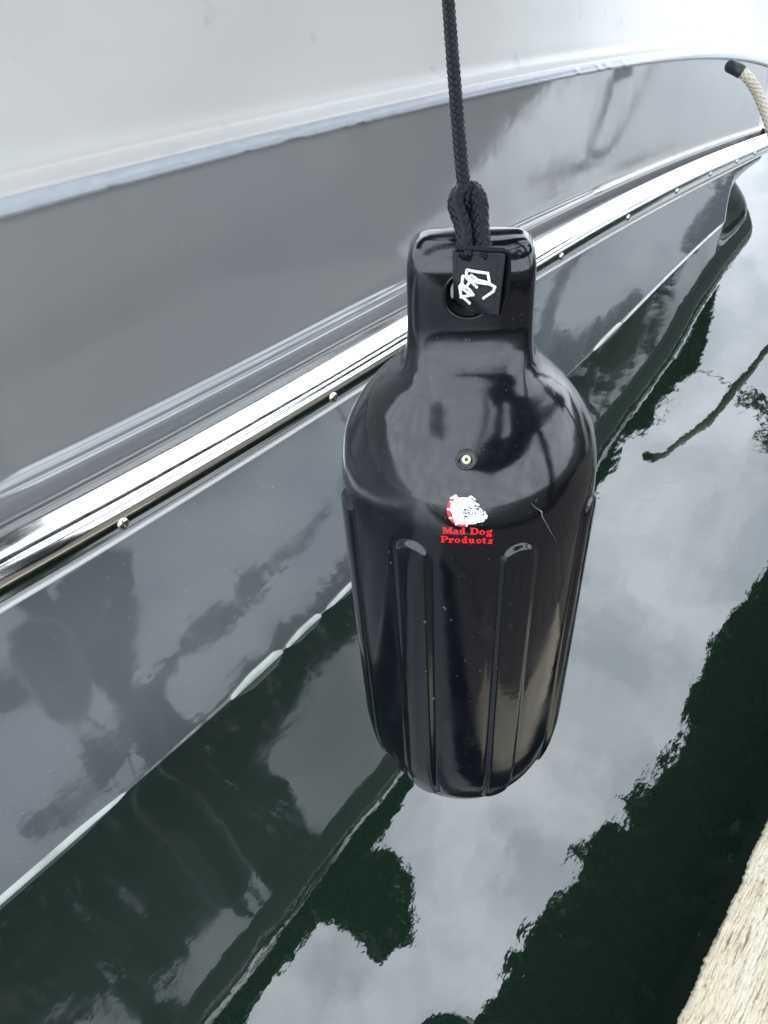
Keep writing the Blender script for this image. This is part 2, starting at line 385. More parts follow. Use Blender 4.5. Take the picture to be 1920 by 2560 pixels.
# air valve
vp, vn = cast(1166, 1149, 0)
def disc_stack(c, n, rows, seg=28):
    n = n/np.linalg.norm(n); a1 = np.cross(n, (0, 0, 1)); a1 /= np.linalg.norm(a1); a2 = np.cross(n, a1)
    return [c+n*h_+a1*math.cos(2*math.pi*j/seg)*r_+a2*math.sin(2*math.pi*j/seg)*r_ for r_, h_ in rows for j in range(seg)], grid_faces(len(rows), seg, True)
V, Fc = disc_stack(vp, vn, [(.0092, -.0006), (.0088, .0006), (.0078, .0012), (.0068, .0008), (.0060, .0002), (.0045, .0004), (.003, .0008), (.001, .0008)])
valve = fpart(obj('air_valve', V, Fc, M_pvc))
V, Fc = disc_stack(vp, vn, [(.0038, 0), (.0038, .0014), (.0034, .0018), (.0016, .0018), (.0013, .0010), (.0012, .0009)])
plug = obj('valve_plug', V, Fc, M_brass); plug.parent = valve
V, Fc = disc_stack(vp, vn, [(.00135, .0011), (.0001, .0011)], 16)
o = obj('plug_bore', V, Fc, M_dark); o.parent = valve

# --- prints, painted on a fine grid in crop coordinates, then laid on the vinyl
class Paint:
    def __init__(s, x0, y0, x1, y1, step):
        s.x0, s.y0, s.step = x0, y0, step; s.nx = int((x1-x0)/step); s.ny = int((y1-y0)/step)
        s.X, s.Y = np.meshgrid(x0+(np.arange(s.nx)+.5)*step, y0+(np.arange(s.ny)+.5)*step)
        s.g = np.zeros((s.ny, s.nx), int)
    def put(s, mask, v): s.g[mask] = v
    def ell(s, cx, cy, rx, ry, v, rot=0):
        c, n = math.cos(R(rot)), math.sin(R(rot)); dx, dy = s.X-cx, s.Y-cy
        s.put(((dx*c+dy*n)/rx)**2+((dy*c-dx*n)/ry)**2 <= 1, v)
    def poly(s, pts, v, sm=0):
        if sm:
            P = [np.array((a, b, 0.)) for a, b in pts]; n = len(P); o_ = []
            for i in range(n):
                a, b, c, d = P[i-1], P[i], P[(i+1) % n], P[(i+2) % n]
                for k in range(sm):
                    t = k/sm; o_.append(.5*((2*b)+(c-a)*t+(2*a-5*b+4*c-d)*t*t+(3*b-a-3*c+d)*t**3))
            pts = [(p[0], p[1]) for p in o_]
        ins = np.zeros_like(s.X, bool); n = len(pts)
        for i in range(n):
            (xa, ya), (xb, yb) = pts[i], pts[(i+1) % n]
            if ya == yb: continue
            c = ((ya > s.Y) != (yb > s.Y)) & (s.X < (xb-xa)*(s.Y-ya)/(yb-ya)+xa); ins ^= c
        s.put(ins, v)
    def line(s, pts, wd, v, sm=8):
        if v == 3 and wd < 12: wd *= 1.45
        if sm and len(pts) > 2:
            Q = spline([(a, b, 0) for a, b in pts], (len(pts)-1)*sm+1); pts = [(q[0], q[1]) for q in Q]
        for (xa, ya), (xb, yb) in zip(pts[:-1], pts[1:]):
            L2 = (xb-xa)**2+(yb-ya)**2+1e-9; t = np.clip(((s.X-xa)*(xb-xa)+(s.Y-ya)*(yb-ya))/L2, 0, 1)
            s.put(np.hypot(s.X-xa-t*(xb-xa), s.Y-ya-t*(yb-ya)) <= wd/2, v)
    def mesh(s, name, tr, mats):
        idx = {}; V = []; Fc = []; fm = []
        def vid(i, j):
            if (i, j) not in idx: idx[i, j] = len(V); V.append(tr(s.x0+i*s.step, s.y0+j*s.step))
            return idx[i, j]
        for j in range(s.ny):
            for i in range(s.nx):
                g = s.g[j, i]
                if g: Fc.append((vid(i, j), vid(i, j+1), vid(i+1, j+1), vid(i+1, j))); fm.append(g-1)
        return obj(name, V, Fc, None, None, True, mats, fm)
def crop(x, y): return cast(1090+x/10.369, 1230+y/10.371, .00035)[0]
P = Paint(250, 50, 1350, 920, 5.5)
W_, Rr, K = 1, 2, 3
# collar
P.line([(455, 190), (370, 260), (325, 400), (325, 520), (365, 650), (430, 740), (520, 810), (620, 850), (745, 855)], 78, Rr)
P.line([(480, 225), (400, 320), (372, 440), (400, 560), (430, 640), (460, 740), (540, 815), (640, 835), (745, 838)], 16, K)
for (x, y, dx, dy) in ((400, 265, -45, -30), (345, 447, -70, -10), (405, 660, -80, 22), (525, 810, -12, 62), (790, 840, 10, 65)):
    n = math.hypot(dx, dy); px_, py_ = -dy/n, dx/n
    P.poly([(x+px_*30, y+py_*30), (x+px_*26+dx*.4, y+py_*26+dy*.4), (x+dx, y+dy), (x-px_*26+dx*.4, y-py_*26+dy*.4), (x-px_*30, y-py_*30)], W_)
# head
P.poly([(590, 150), (700, 138), (850, 155), (960, 215), (1010, 290), (1000, 360), (1110, 395), (1195, 450), (1225, 520), (1250, 590), (1285, 575), (1320, 580), (1332, 630), (1305, 690), (1210, 715), (1180, 770), (1110, 795), (1065, 785), (1030, 820), (900, 832), (760, 835), (600, 830), (500, 790), (440, 700), (428, 600), (380, 500), (365, 410), (400, 300), (480, 200)], W_, 5)
P.poly([(360, 160), (370, 135), (430, 115), (480, 70), (530, 72), (575, 130), (590, 170), (510, 175), (440, 170), (380, 180)], W_, 5)   # ear
P.poly([(835, 140), (870, 100), (920, 95), (960, 125), (1030, 195), (1000, 208), (960, 175), (920, 150), (870, 165)], W_, 5)
P.poly([(960, 235), (1010, 250), (1060, 290), (1115, 310), (1125, 350), (1080, 358), (1030, 345), (985, 290)], W_, 5)                     # brow
P.poly([(1250, 580), (1245, 520), (1262, 492), (1285, 520), (1292, 565), (1280, 585)], W_, 4)                                           # lower tusk
P.poly([(1215, 712), (1265, 710), (1250, 750), (1190, 785), (1185, 760)], W_, 4)
# mouth
P.poly([(710, 560), (712, 470), (740, 432), (800, 440), (870, 480), (945, 520), (1000, 530), (1010, 565), (940, 580), (850, 600), (800, 655), (730, 645)], K, 5)
for (x, y, rx, ry, a) in ((742, 505, 17, 26, 0), (797, 500, 24, 36, 0), (860, 505, 28, 16, 0), (748, 583, 27, 34, 0), (815, 583, 24, 38, 35), (900, 550, 26, 34, 25)): P.ell(x, y, rx, ry, W_, a)
P.poly([(950, 575), (955, 495), (985, 520), (1010, 575)], W_)
P.line([(1010, 540), (1100, 545), (1180, 545), (1235, 590)], 40, K); 
for x in (1062, 1125, 1195): P.ell(x, 553, 27, 16, W_)
P.poly([(985, 440), (1060, 470), (1090, 490), (1190, 520), (1100, 530), (1000, 515), (950, 480)], W_)
P.line([(930, 572), (1100, 580), (1245, 600)], 9, K)
# nose, eye
P.poly([(1000, 430), (1040, 412), (1115, 422), (1105, 470), (1080, 468), (1030, 445)], K)
P.line([(1085, 400), (1120, 430), (1100, 480)], 8, K)
P.poly([(825, 375), (870, 395), (920, 400), (945, 430), (920, 438), (860, 420)], K)
for pts, wd in (([(640, 385), (655, 330), (625, 270), (640, 215), (690, 195), (760, 215), (830, 280), (890, 330), (960, 355), (1005, 350)], 9), ([(705, 370), (700, 295), (760, 320), (820, 370)], 8),
                ([(940, 260), (985, 275), (1010, 330), (1040, 360), (985, 390)], 11), ([(440, 590), (480, 530), (560, 460), (650, 425)], 10), ([(570, 560), (600, 500), (630, 450), (690, 390), (760, 380), (860, 405), (940, 450)], 8),
                ([(720, 640), (745, 720), (740, 830)], 11), ([(920, 630), (1000, 622), (1080, 650), (1200, 700)], 10), ([(550, 260), (570, 300)], 8), ([(665, 490), (680, 430)], 7), ([(1010, 385), (1060, 395), (1100, 395)], 6), ([(1185, 770), (1215, 715)], 7)): P.line(pts, wd, K)
fpart(P.mesh('bulldog_emblem', crop, [M_dogw, M_red, M_line]))
# heavy slab serif lettering
G = Paint(100, 880, 1500, 1370, 5.5)
def slab(x, y, w_, h_): G.put((abs(G.X-x-w_/2) <= w_/2) & (abs(G.Y-y-h_/2) <= h_/2), 1)
skew = lambda x: (x-170)*.035
class Glyph:
    def __init__(s, x, base, xh, cap): s.x, s.b, s.xh, s.cap = x, base, xh, cap
    def q(s, pts): return [(s.x+a, s.b-b) for a, b in pts]
def rect(x, b, x0, y0, x1, y1): G.poly([(x+x0, b-y0), (x+x1, b-y0), (x+x1, b-y1), (x+x0, b-y1)], 1)
def bowl(x, b, cx, cy, rx, ry, ix, iy): G.ell(x+cx, b-cy, rx, ry, 1); G.ell(x+cx, b-cy, ix, iy, 0)
CAP, XH, SE = 172, 118, 24
def gM(x, b):
    rect(x, b, 0, 0, 92, SE); rect(x, b, 0, CAP-SE, 75, CAP); rect(x, b, 22, 0, 50, CAP)
    rect(x, b, 160, 0, 275, SE); rect(x, b, 190, CAP-SE, 262, CAP); rect(x, b, 180, 0, 240, CAP)
    G.poly([(x+22, b-CAP), (x+85, b-CAP), (x+150, b-70), (x+128, b-8), (x+105, b-8)], 1); G.poly([(x+190, b-CAP), (x+240, b-CAP), (x+130, b-5), (x+112, b-30)], 1)
def ga(x, b):
    G.ell(x+62, b-XH+38, 55, 38, 1); rect(x, b, 66, 0, 122, XH-34); G.ell(x+88, b-XH+40, 34, 38, 1); G.ell(x+50, b-XH+42, 24, 14, 0); rect(x, b, -20, 30, 30, 70); 
    G.put((G.X > x-25) & (G.X < x+40) & (G.Y > b-75) & (G.Y < b-55), 0)
    G.ell(x+48, b-34, 50, 36, 1); G.ell(x+60, b-34, 15, 17, 0); rect(x, b, 66, 0, 140, SE)
def gd(x, b):
    bowl(x, b, 62, 58, 62, 60, 19, 40); rect(x, b, 82, 0, 132, CAP); rect(x, b, 60, CAP-SE, 132, CAP); rect(x, b, 82, 0, 155, SE)
def gD(x, b):
    G.ell(x+125, b-CAP/2, 100, CAP/2, 1); rect(x, b, 0, 0, 125, CAP); G.ell(x+112, b-CAP/2, 55, CAP/2-24, 0); rect(x, b, 24, 0, 86, CAP)
    G.put((G.X < x+24) & (G.X > x-5) & (G.Y > b-CAP+SE) & (G.Y < b-SE), 0)
def go(x, b): bowl(x, b, 75, 59, 75, 61, 25, 42)
def gg(x, b):
    G.ell(x+72, b-XH+40, 66, 42, 1); G.ell(x+72, b-XH+40, 18, 27, 0); rect(x, b, 105, XH-22, 160, XH); rect(x, b, 125, XH-22, 160, XH+22)
    G.ell(x+75, b-2, 78, 28, 1); G.ell(x+70, b+26, 76, 32, 1); G.ell(x+70, b+28, 38, 12, 0)
def gP(x, b):
    rect(x, b, 0, 0, 105, SE); rect(x, b, 0, CAP-SE, 110, CAP); rect(x, b, 22, 0, 82, CAP); G.ell(x+112, b-CAP+54, 82, 54, 1); G.ell(x+104, b-CAP+54, 28, 32, 0); rect(x, b, 22, 0, 76, CAP)
def gr(x, b):
    rect(x, b, 0, 0, 110, SE); rect(x, b, 0, XH-SE, 70, XH); rect(x, b, 24, 0, 78, XH); G.ell(x+112, b-XH+28, 36, 30, 1); G.line([(x+60, b-80), (x+90, b-108), (x+115, b-110)], 18, 1)
def gu(x, b):
    rect(x, b, 0, XH-SE, 66, XH); rect(x, b, 18, 30, 68, XH); G.ell(x+66, b-38, 48, 40, 1); G.ell(x+84, b-56, 17, 34, 0); rect(x, b, 98, 0, 148, XH); rect(x, b, 76, XH-SE, 148, XH); rect(x, b, 98, 0, 172, SE); rect(x, b, 68, 60, 98, XH-SE-1) if False else None
def gc(x, b):
    bowl(x, b, 68, 59, 68, 61, 22, 42); G.put((G.X > x+78) & (G.X < x+145) & (G.Y > b-66) & (G.Y < b-44), 0); G.ell(x+106, b-82, 27, 25, 1)
def gt(x, b):
    rect(x, b, 26, 24, 74, XH+14); G.poly([(x+26, b-XH-14), (x+74, b-XH-38), (x+74, b-XH), (x+26, b-XH)], 1); rect(x, b, 0, XH-SE, 112, XH); G.ell(x+68, b-30, 44, 32, 1); G.ell(x+92, b-44, 16, 20, 0)
def gs(x, b):
    G.line([(x+104, b-86), (x+70, b-104), (x+34, b-90), (x+50, b-66), (x+92, b-46), (x+88, b-20), (x+56, b-12), (x+16, b-30)], 34, 1); rect(x, b, 96, 72, 118, XH); rect(x, b, 0, 0, 20, 48)
for fn, x in ((gM, 170), (ga, 448), (gd, 612), (gD, 880), (go, 1122), (gg, 1300)): fn(x, 1080+skew(x)*.75)
for fn, x in ((gP, 120), (gr, 316), (go, 478), (gd, 665), (gu, 835), (gc, 1042), (gt, 1190), (gs, 1345)): fn(x, 1305+skew(x)*.75)
fpart(G.mesh('red_lettering', crop, [M_red]))
# moulded "31" on the neck
S = Paint(0, 0, 66, 46, 1.1)
S.line([(6, 8), (18, 4), (24, 12), (14, 20), (25, 27), (20, 38), (6, 36)], 4.5, 1); S.line([(40, 14), (50, 6), (50, 38)], 4.5, 1, 0); S.line([(42, 20), (58, 18)], 3.5, 1, 0)
fpart(S.mesh('moulded_number', lambda x, y: cast(1160+x/3.6, 845+y/3.6, .0003)[0], [mat('grey_moulding_mark', (.07, .07, .075), .6)]))
# a pale scratch on the shoulder
mb = MB(); pts = [(1327, 1256), (1338, 1268), (1347, 1274), (1354, 1279), (1355, 1290), (1366, 1310), (1378, 1332), (1390, 1352)]
mb.tube([cast(x, y, .0001)[0] for x, y in pts], [.00005, .0001, .00015, .0004, .0002, .00015, .0001, .00005], 6); fpart(mb.build('scratch', M_crack))
# water droplets and specks on the vinyl
rng = np.random.RandomState(8); mb = MB()
for (x, y, r_) in [(1110, 1519, .0016), (1083, 1747, .0022), (1062, 1555, .0018), (1200, 1677, .0012), (1064, 1678, .0013), (1113, 1523, .0014), (1128, 1550, .0012), (972, 1380, .001), (977, 1407, .0012)]+[(rng.uniform(1090, 1260), rng.uniform(1560, 1880), rng.uniform(.0003, .0008)) for _ in range(34)]:
    try:
        p, n = cast(x, y, 0); V, Fc = disc_stack(p, n, [(r_, 0), (r_*.8, r_*.35), (r_*.4, r_*.55), (r_*.02, r_*.6)], 10); mb.add(V, Fc)
    except Exception: pass
tag(fpart(mb.build('water_droplets', mat('droplet_water', (.03, .033, .036), .05, ior=1.5))), kind='stuff')

# ------------------------------------------------------------------ fender line
def dpx(x, y): return x*1.1573, y*1.1573
def braid(mb, path, r, n=7, lay=1.0, flat=1.0, ref=None, amp=.10):
    P_ = [np.array(p, float) for p in path]
    seg = [0]; 
    for a, b in zip(P_[:-1], P_[1:]): seg.append(seg[-1]+np.linalg.norm(b-a))
    Ltot = seg[-1]; step = r*.30; m = int(Ltot/step); s_ = np.linspace(0, Ltot, m)
    PP = np.stack([np.interp(s_, seg, [p[k] for p in P_]) for k in range(3)], 1)
    T, Nn, Bb = frames(list(PP), ref); k_ = lay/r
    wS = math.pi*r/n*.92; hS = r*.13
    for sg in (1, -1):
        for i in range(n):
            V = []
            for q in range(m):
                a = 2*math.pi*i/n+sg*k_*s_[q]; rr = r*(.90)+sg*amp*r*math.cos(n*k_*s_[q])
                rad = Nn[q]*math.cos(a)+Bb[q]*math.sin(a)*flat
                c = PP[q]+rad*rr
                nr = Nn[q]*math.cos(a)*flat+Bb[q]*math.sin(a); nr /= np.linalg.norm(nr)
                d = T[q]/k_/r+sg*(-Nn[q]*math.sin(a)+Bb[q]*math.cos(a)); d /= np.linalg.norm(d); sd_ = np.cross(nr, d)
                for j in range(8):
                    b = 2*math.pi*j/8; V.append(c+sd_*math.cos(b)*wS*.70+nr*math.sin(b)*hS)
            mb.add(V, grid_faces(m, 8, True))
    mb.tube(list(PP), r*.86, 14, squash=flat)
def at_depth(x, y, d): px, py = dpx(x, y); return EYE+ray(px, py)*d
line = empty('fender_line', tuple(at_depth(1003, 430, .60))); tag(line, 'black braided rope with a leather tagged loop through the fender eye', 'rope')
mb = MB()
path = [(1017, 470, .603), (1012, 445, .596), (1004, 415, .594), (996, 340, .600), (988, 250, .606), (979, 140, .612), (972, 50, .618), (967, -20, .622), (962, -90, .628)]
pe = at_depth(*path[-1]); pts3 = [at_depth(*p) for p in path]+[pe+np.array(o_) for o_ in ((.012, .016, .06), (.012, .018, .20), (.012, .018, .6), (.012, .018, 1.4), (.012, .018, 3.3))]
braid(mb, spline(pts3, 150), .0048, 5, 1.0, ref=FW, amp=.16)
world_child(mb.build('rope', M_rope), line)
mb = MB()
for pts in ([(1018, 560, .590), (1005, 548, .5795), (1003, 520, .5810), (999, 486, .585), (989, 458, .588), (984, 434, .590), (993, 411, .593), (1008, 402, .600)],
            [(1042, 560, .590), (1044, 548, .5795), (1041, 520, .5810), (1037, 486, .585), (1037, 455, .588), (1034, 430, .590), (1022, 409, .595), (1008, 402, .6005)]):
    braid(mb, spline([at_depth(*p) for p in pts], 40), .0060, 5, .9, flat=.62, ref=RT, amp=.16)
world_child(mb.build('rope_loop', M_rope), line)
# leather sleeve on the loop; its lower left corner dives into the eye hole
def tagpt(x, y, w_): px, py = dpx(x, y); return on_plane(px, py, w_)
NU, NV = 26, 28
def tag_grid(dx0, dx1, lift, name, m, thick=.0026):
    V = []
    TL, TR, BR, BL = np.array((977+dx0, 537)), np.array((1093+dx1, 546)), np.array((1077+dx1, 682)), np.array((980+dx0, 670))
    for layer in (0, 1):
        for j in range(NV):
            for i in range(NU):
                u, v = i/(NU-1), j/(NV-1)
                p = (1-v)*((1-u)*TL+u*TR)+v*((1-u)*BL+u*BR)
                dist = ((p[0]-984)*.69-(p[1]-608)*.72)          # negative below the diagonal, towards the hole
                dv = max(0, -dist)/60
                w_ = .0400+lift-.002*(1-v)-layer*thick-.05*dv**1.3-.0015*abs(u-.5)
                V.append(tagpt(p[0], p[1], w_))
    n = NU*NV; Fc = grid_faces(NV, NU, flip=True)+[tuple(k+n for k in f) for f in grid_faces(NV, NU)]
    edge = [i for i in range(NU)]+[j*NU+NU-1 for j in range(1, NV)]+[(NV-1)*NU+i for i in range(NU-2, -1, -1)]+[j*NU for j in range(NV-2, 0, -1)]
    for a, b in zip(edge, edge[1:]+edge[:1]): Fc.append((a, b, b+n, a+n))
    return obj(name, V, Fc, m)
sleeve = world_child(tag_grid(0, 0, 0, 'leather_sleeve', M_leather), line)
mb = MB(); e = [(1090, 545), (1101, 548), (1101, 590), (1096, 640), (1086, 672), (1076, 682)]
V = []
for (x, y) in e:
    V += [tagpt(x, y, .036), tagpt(x-14, y, .0345), tagpt(x, y, .031)]
mb.add(V, grid_faces(6, 3)); 
braid(mb, spline([tagpt(x, y, w_) for x, y, w_ in ((985, 537, .037), (1020, 537, .037), (1060, 540, .037), (1085, 541, .0365), (1098, 546, .036))], 30), .0021, 4, 1.0)
braid(mb, spline([tagpt(x, y, .034) for x, y in ((1099, 546), (1099, 590), (1094, 640), (1084, 674))], 30), .0016, 4, 1.0)
world_child(mb.build('webbing_edge', M_rope), line)
# stitching
mb = MB()
def stitch(x0, y0, x1, y1, n):
    for k in range(n):
        a, b = (k+.15)/n, (k+.8)/n
        p = tagpt(x0+(x1-x0)*a, y0+(y1-y0)*a, .0404); q = tagpt(x0+(x1-x0)*b, y0+(y1-y0)*b, .0404); mb.tube([p, (p+q)/2+wv*.0003, q], .00045, 6)
stitch(986, 547, 1078, 556, 11); stitch(986, 549, 984, 600, 8); stitch(1077, 558, 1067, 664, 15); stitch(1066, 672, 1030, 664, 5)
o = mb.build('stitching', mat('black_thread', (.006, .007, .010), .5)); o.parent = sleeve
# white line emblem: strokes given in the crop of the tag (960..1420 px, 3.607 px per photo px)
def tg(x, y, w_=.0409): return on_plane(960+x/3.607, 400+y/3.607, w_)
mb = MB()
STR = [[(748, 992), (738, 1050), (812, 1092), (850, 1105), (955, 1120), (935, 1022), (850, 1010), (748, 992)],
       [(790, 1040), (850, 1085), (950, 1108)], [(950, 1115), (1000, 1145), (985, 1185), (898, 1245)],
       [(738, 1050), (712, 1048), (700, 1120), (770, 1168), (805, 1215), (695, 1235), (683, 1140), (705, 1110)],
       [(695, 1150), (760, 1200)], [(700, 1225), (770, 1290)], [(738, 1052), (775, 1095), (750, 1135)], [(765, 1050), (800, 1110), (835, 1145)]]
for s_ in STR:
    P3 = [tg(x, y) for x, y in s_]
    for a, b in zip(P3[:-1], P3[1:]): mb.tube([a, b], .00115, 8)
    for p in P3:
        V, Fc = disc_stack(p, wv, [(.00115, -.0004), (.00115, .0006), (.0009, .0011), (.0001, .0013)], 12); mb.add(V, Fc)
o = mb.build('line_emblem', M_ink); o.parent = sleeve

# ------------------------------------------------------------------ far dock line at the bow
dl = empty('dock_line', tuple(EYE+ray(1830, 160)*3.0)); tag(dl, 'beige mooring rope with black chafe sleeve leaving the boat at upper right', 'rope')
dp = [EYE+ray(x, y)*d for x, y, d in ((1795, 158, 3.2), (1828, 166, 3.05), (1866, 190, 3.03), (1893, 230, 3.08), (1914, 280, 3.13), (1950, 370, 3.2))]
dp += [dp[-1]+np.array((.35, -.05, -.12)), dp[-1]+np.array((.9, -.10, -.16)), dp[-1]+np.array((2.2, -.2, -.05))]
sp = spline(dp, 110)
mb = MB(); mb.tube(sp[13:24], .0250, 16); world_child(mb.build('chafe_sleeve', M_leather), dl)
mb = MB(); braid(mb, sp[20:], .0190, 6, .8); world_child(mb.build('rope', M_beige), dl)

# ------------------------------------------------------------------ dock
dock = empty('wooden_dock', (0, -1.2, 0)); tag(dock, 'weathered timber dock with a rough pale edge board at lower right', 'dock')
def dpart(o): return world_child(o, dock)
rng = np.random.RandomState(3)
DZ = .40
xsD = np.arange(-1.5, 3.2, .004); n = len(xsD)
edge = -.038+.0022*np.sin(xsD*9)+.0035*(np.floor(np.sin(xsD*23)+np.sin(xsD*61+1)+.2*rng.randn(n))*.35)+.0006*np.cumsum(rng.randn(n))*.12
edge = edge-np.polyval(np.polyfit(xsD, edge, 1), xsD)-.067+.0010*rng.randn(n)
rowsD = [(-.15, -.36), (-.03, -.05), (.0, -.006), (-.002, -.001), (-.006, 0), (-.015, .0), (-.03, 0), (-.05, 0), (-.08, 0), (-.11, 0), (-.14, 0), (-.16, 0), (-.175, 0), (-.186, 0), (-.19, -.006), (-.19, -.14)]
V = []
for dy, dz in rowsD:
    for i in range(n):
        V.append((xsD[i], edge[i]*(1 if dy > -.02 else 0)+(-.067 if dy <= -.02 else 0)+dy, DZ+dz+(.0005*rng.randn() if dy < 0 else 0)))
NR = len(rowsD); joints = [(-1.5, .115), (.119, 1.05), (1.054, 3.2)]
M_dimboard = mat('darkened_board_wood', (.13, .115, .09), .85, mottle=[(40, (.07, .06, .045), .5, .7, (.3, 3, 3))], bump=[(90, .9, .005, (.3, 2.6, 2.6))])  # boards beyond the pale one, darkened so the fender reflects less brown
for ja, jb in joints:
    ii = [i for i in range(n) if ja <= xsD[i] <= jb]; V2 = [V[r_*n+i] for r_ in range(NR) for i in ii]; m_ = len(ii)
    dpart(obj('edge_board', V2, grid_faces(NR, m_), None, None, True, [M_wood if .1 < ja < .2 else M_dimboard, M_side], [1]*(2*(m_-1))+[0]*((NR-3)*(m_-1))))
for k in range(34):
    x = -1.5+k*.145; mb = MB(); mb.box(x, x+.137, -2.4, -.275, DZ-.05, DZ-.002+rng.uniform(-.002, .002)); dpart(mb.build('deck_board', M_board, smooth=False))
mb = MB(); mb.box(-1.5, 3.2, -.40, -.36, .22, DZ-.055); mb.box(-1.5, 3.2, -2.3, -2.2, .22, DZ-.055); dpart(mb.build('stringer', M_wood, smooth=False))
for x in (-1.2, 1.0, 3.0):
    mb = MB(); mb.tube([(x, -.5, -1), (x, -.5, .3), (x, -.5, .34)], .11, 20); dpart(mb.build('piling', M_roofwood))

# ------------------------------------------------------------------ banks and trees (mirrored in the water between boat and dock)
for y0, y1 in ((-60, -3.2), (5.6, 60)):
    mb = MB(); mb.box(-80, 80, y0, y1, -1.0, .55); tag(mb.build('ground', mat('grassy_bank', (.035, .042, .02), .9, mottle=[(.8, (.06, .05, .03), .4, .6, NO)]), smooth=False), kind='structure')
M_leaf = mat('leaves', (.035, .060, .018), .55, mottle=[(2, (.060, .075, .020), .4, .65, NO)])
M_bark = mat('bark', (.05, .04, .028), .9, bump=[(20, .8, .02, (1, 1, .3))])
def mirror_pt(px, py, h):
    d = ray(px, py); wpt = EYE+d*(H/-d[2]); up_ = np.array([d[0], d[1], -d[2]]); return wpt+up_*(h/up_[2])
HT = 5.0
LB = [(1812, 566), (1790, 640), (1770, 760), (1730, 850), (1710, 930), (1650, 990), (1640, 1060), (1610, 1100), (1570, 1130), (1540, 1210), (1505, 1250), (1490, 1300), (1390, 1450), (1300, 1600), (1180, 1760), (1060, 1950), (1000, 2060), (935, 2130), (870, 2230), (778, 2330), (700, 2420), (620, 2520), (540, 2660), (400, 2900), (250, 3300)]
RB = [(1990, 1180), (1960, 1270), (1920, 1390), (1870, 1430), (1860, 1470), (1800, 1530), (1745, 1600), (1720, 1690), (1690, 1720), (1675, 1790), (1640, 1860), (1590, 1910), (1545, 1940), (1530, 2010), (1460, 2070), (1420, 2110), (1405, 2180), (1350, 2270), (1290, 2340), (1240, 2470), (1190, 2560), (1100, 2760), (1000, 3000)]
def leaf(V, Fc, p, sz, rng):
    a = rng.randn(3); a /= np.linalg.norm(a); b = np.cross(a, rng.randn(3)); b /= np.linalg.norm(b)
    n = len(V); V += [p-a*sz, p-b*sz*.5, p+a*sz, p+b*sz*.5]; Fc.append((n, n+1, n+2, n+3))
def canopy(bound, sgn, depth, nleaf, seed):
    rng = np.random.RandomState(seed); B3 = [mirror_pt(x, y, HT) for x, y in bound]
    ln = [0]
    for a, b in zip(B3[:-1], B3[1:]): ln.append(ln[-1]+np.linalg.norm(b-a))
    pts = []
    for k in range(nleaf//9):
        s_ = rng.rand()*ln[-1] if rng.rand() < .5 else float(np.interp(rng.rand()*(len(ln)-1), range(len(ln)), ln)); c = np.array([np.interp(s_, ln, [p[j] for p in B3]) for j in range(3)])
        u = rng.rand()**(1.5 if sgn > 0 else 1)*depth*(1 if sgn > 0 else .40)
        c = c+np.array([0, sgn*(.15+u), rng.uniform(-.05, .15+.5*u/depth)])+np.array([rng.randn()*.1, 0, 0])
        for q in range(9): pts.append((c+rng.randn(3)*(.05+.08*u/depth), rng.uniform(.04, .075)+.06*min(u, 1)))
    return pts
def tree(name, label, base, top, pts, limbs, seed):
    rng = np.random.RandomState(seed); t = empty(name, base); tag(t, label, 'tree', 'trees overhanging the waterway')
    V, Fc = [], []
    for p, sz in pts: leaf(V, Fc, p, sz, rng)
    world_child(obj('crown', V, Fc, M_leaf, smooth=False), t)
    mb = MB(); b = np.array(base); tp = np.array(top)
    mb.tube(spline([b-(0, 0, .3), b+(tp-b)*.35+(.15, .1, 0), b+(tp-b)*.7+(-.1, 0, .1), tp], 20), list(np.linspace(.24, .10, 20)), 14)
    for l in limbs:
        l = [np.array(q, float) for q in l]; mb.tube(spline(l, 16), list(np.linspace(.075, .018, 16)*(.45 if len(l) > 5 else 1)), 8)
    world_child(mb.build('trunk', M_bark), t)
PL = canopy(LB, 1, 2.4, 76000, 5); PR = canopy(RB, -1, 2.2, 60000, 6)
rng = np.random.RandomState(9)
blob = [mirror_pt(x, y, HT) for x, y in ((960, 2190), (930, 2270), (985, 2290), (960, 2330), (900, 2250), (1000, 2220))]
for k in range(500): PL.append((blob[k % 6]+np.clip(rng.randn(3), -1.5, 1.5)*np.array([.10, .10, .12]), rng.uniform(.04, .08)))
hn = np.array([0, -.985, -.158]); hn /= np.linalg.norm(hn); h0 = np.array([0, 1.20, 0])
def double_mirror(px, py, h):        # where the glossy hull side, itself mirrored in the water, looks into the trees
    d = ray(px, py); p = EYE+d*(H/-d[2]); u_ = np.array([d[0], d[1], -d[2]]); u_ /= np.linalg.norm(u_)
    t = ((h0-p)@hn)/(u_@hn); q = p+u_*t; o_ = u_-2*(u_@hn)*hn
    return (q+o_*((h-q[2])/max(o_[2], .05)))[:2]
GAPS = [[(631, 1884), (689, 1941), (703, 2028), (735, 2057), (787, 2075), (804, 2132), (775, 2208), (822, 2190), (868, 2120), (920, 2060), (960, 2000), (1020, 1890), (1060, 1800), (1100, 1600), (1100, 1400), (1000, 1480), (891, 1600), (810, 1658), (694, 1791)],
        [(538, 2112), (579, 2138), (613, 2213), (654, 2265), (694, 2274), (735, 2250), (683, 2346), (654, 2404), (590, 2450), (521, 2500), (469, 2500), (405, 2468), (278, 2445), (370, 2410), (411, 2370), (365, 2341), (428, 2306), (509, 2190), (515, 2144)],
        [(124, 2560), (220, 2468), (289, 2509), (304, 2600), (200, 2700), (100, 2700)],
        [(1400, 1100), (1480, 1080), (1640, 830), (1700, 720), (1660, 720), (1560, 850), (1450, 960)]]
GP = [[q for q in (double_mirror(x, y, 5.1) for x, y in g) if q is not None] for g in GAPS]
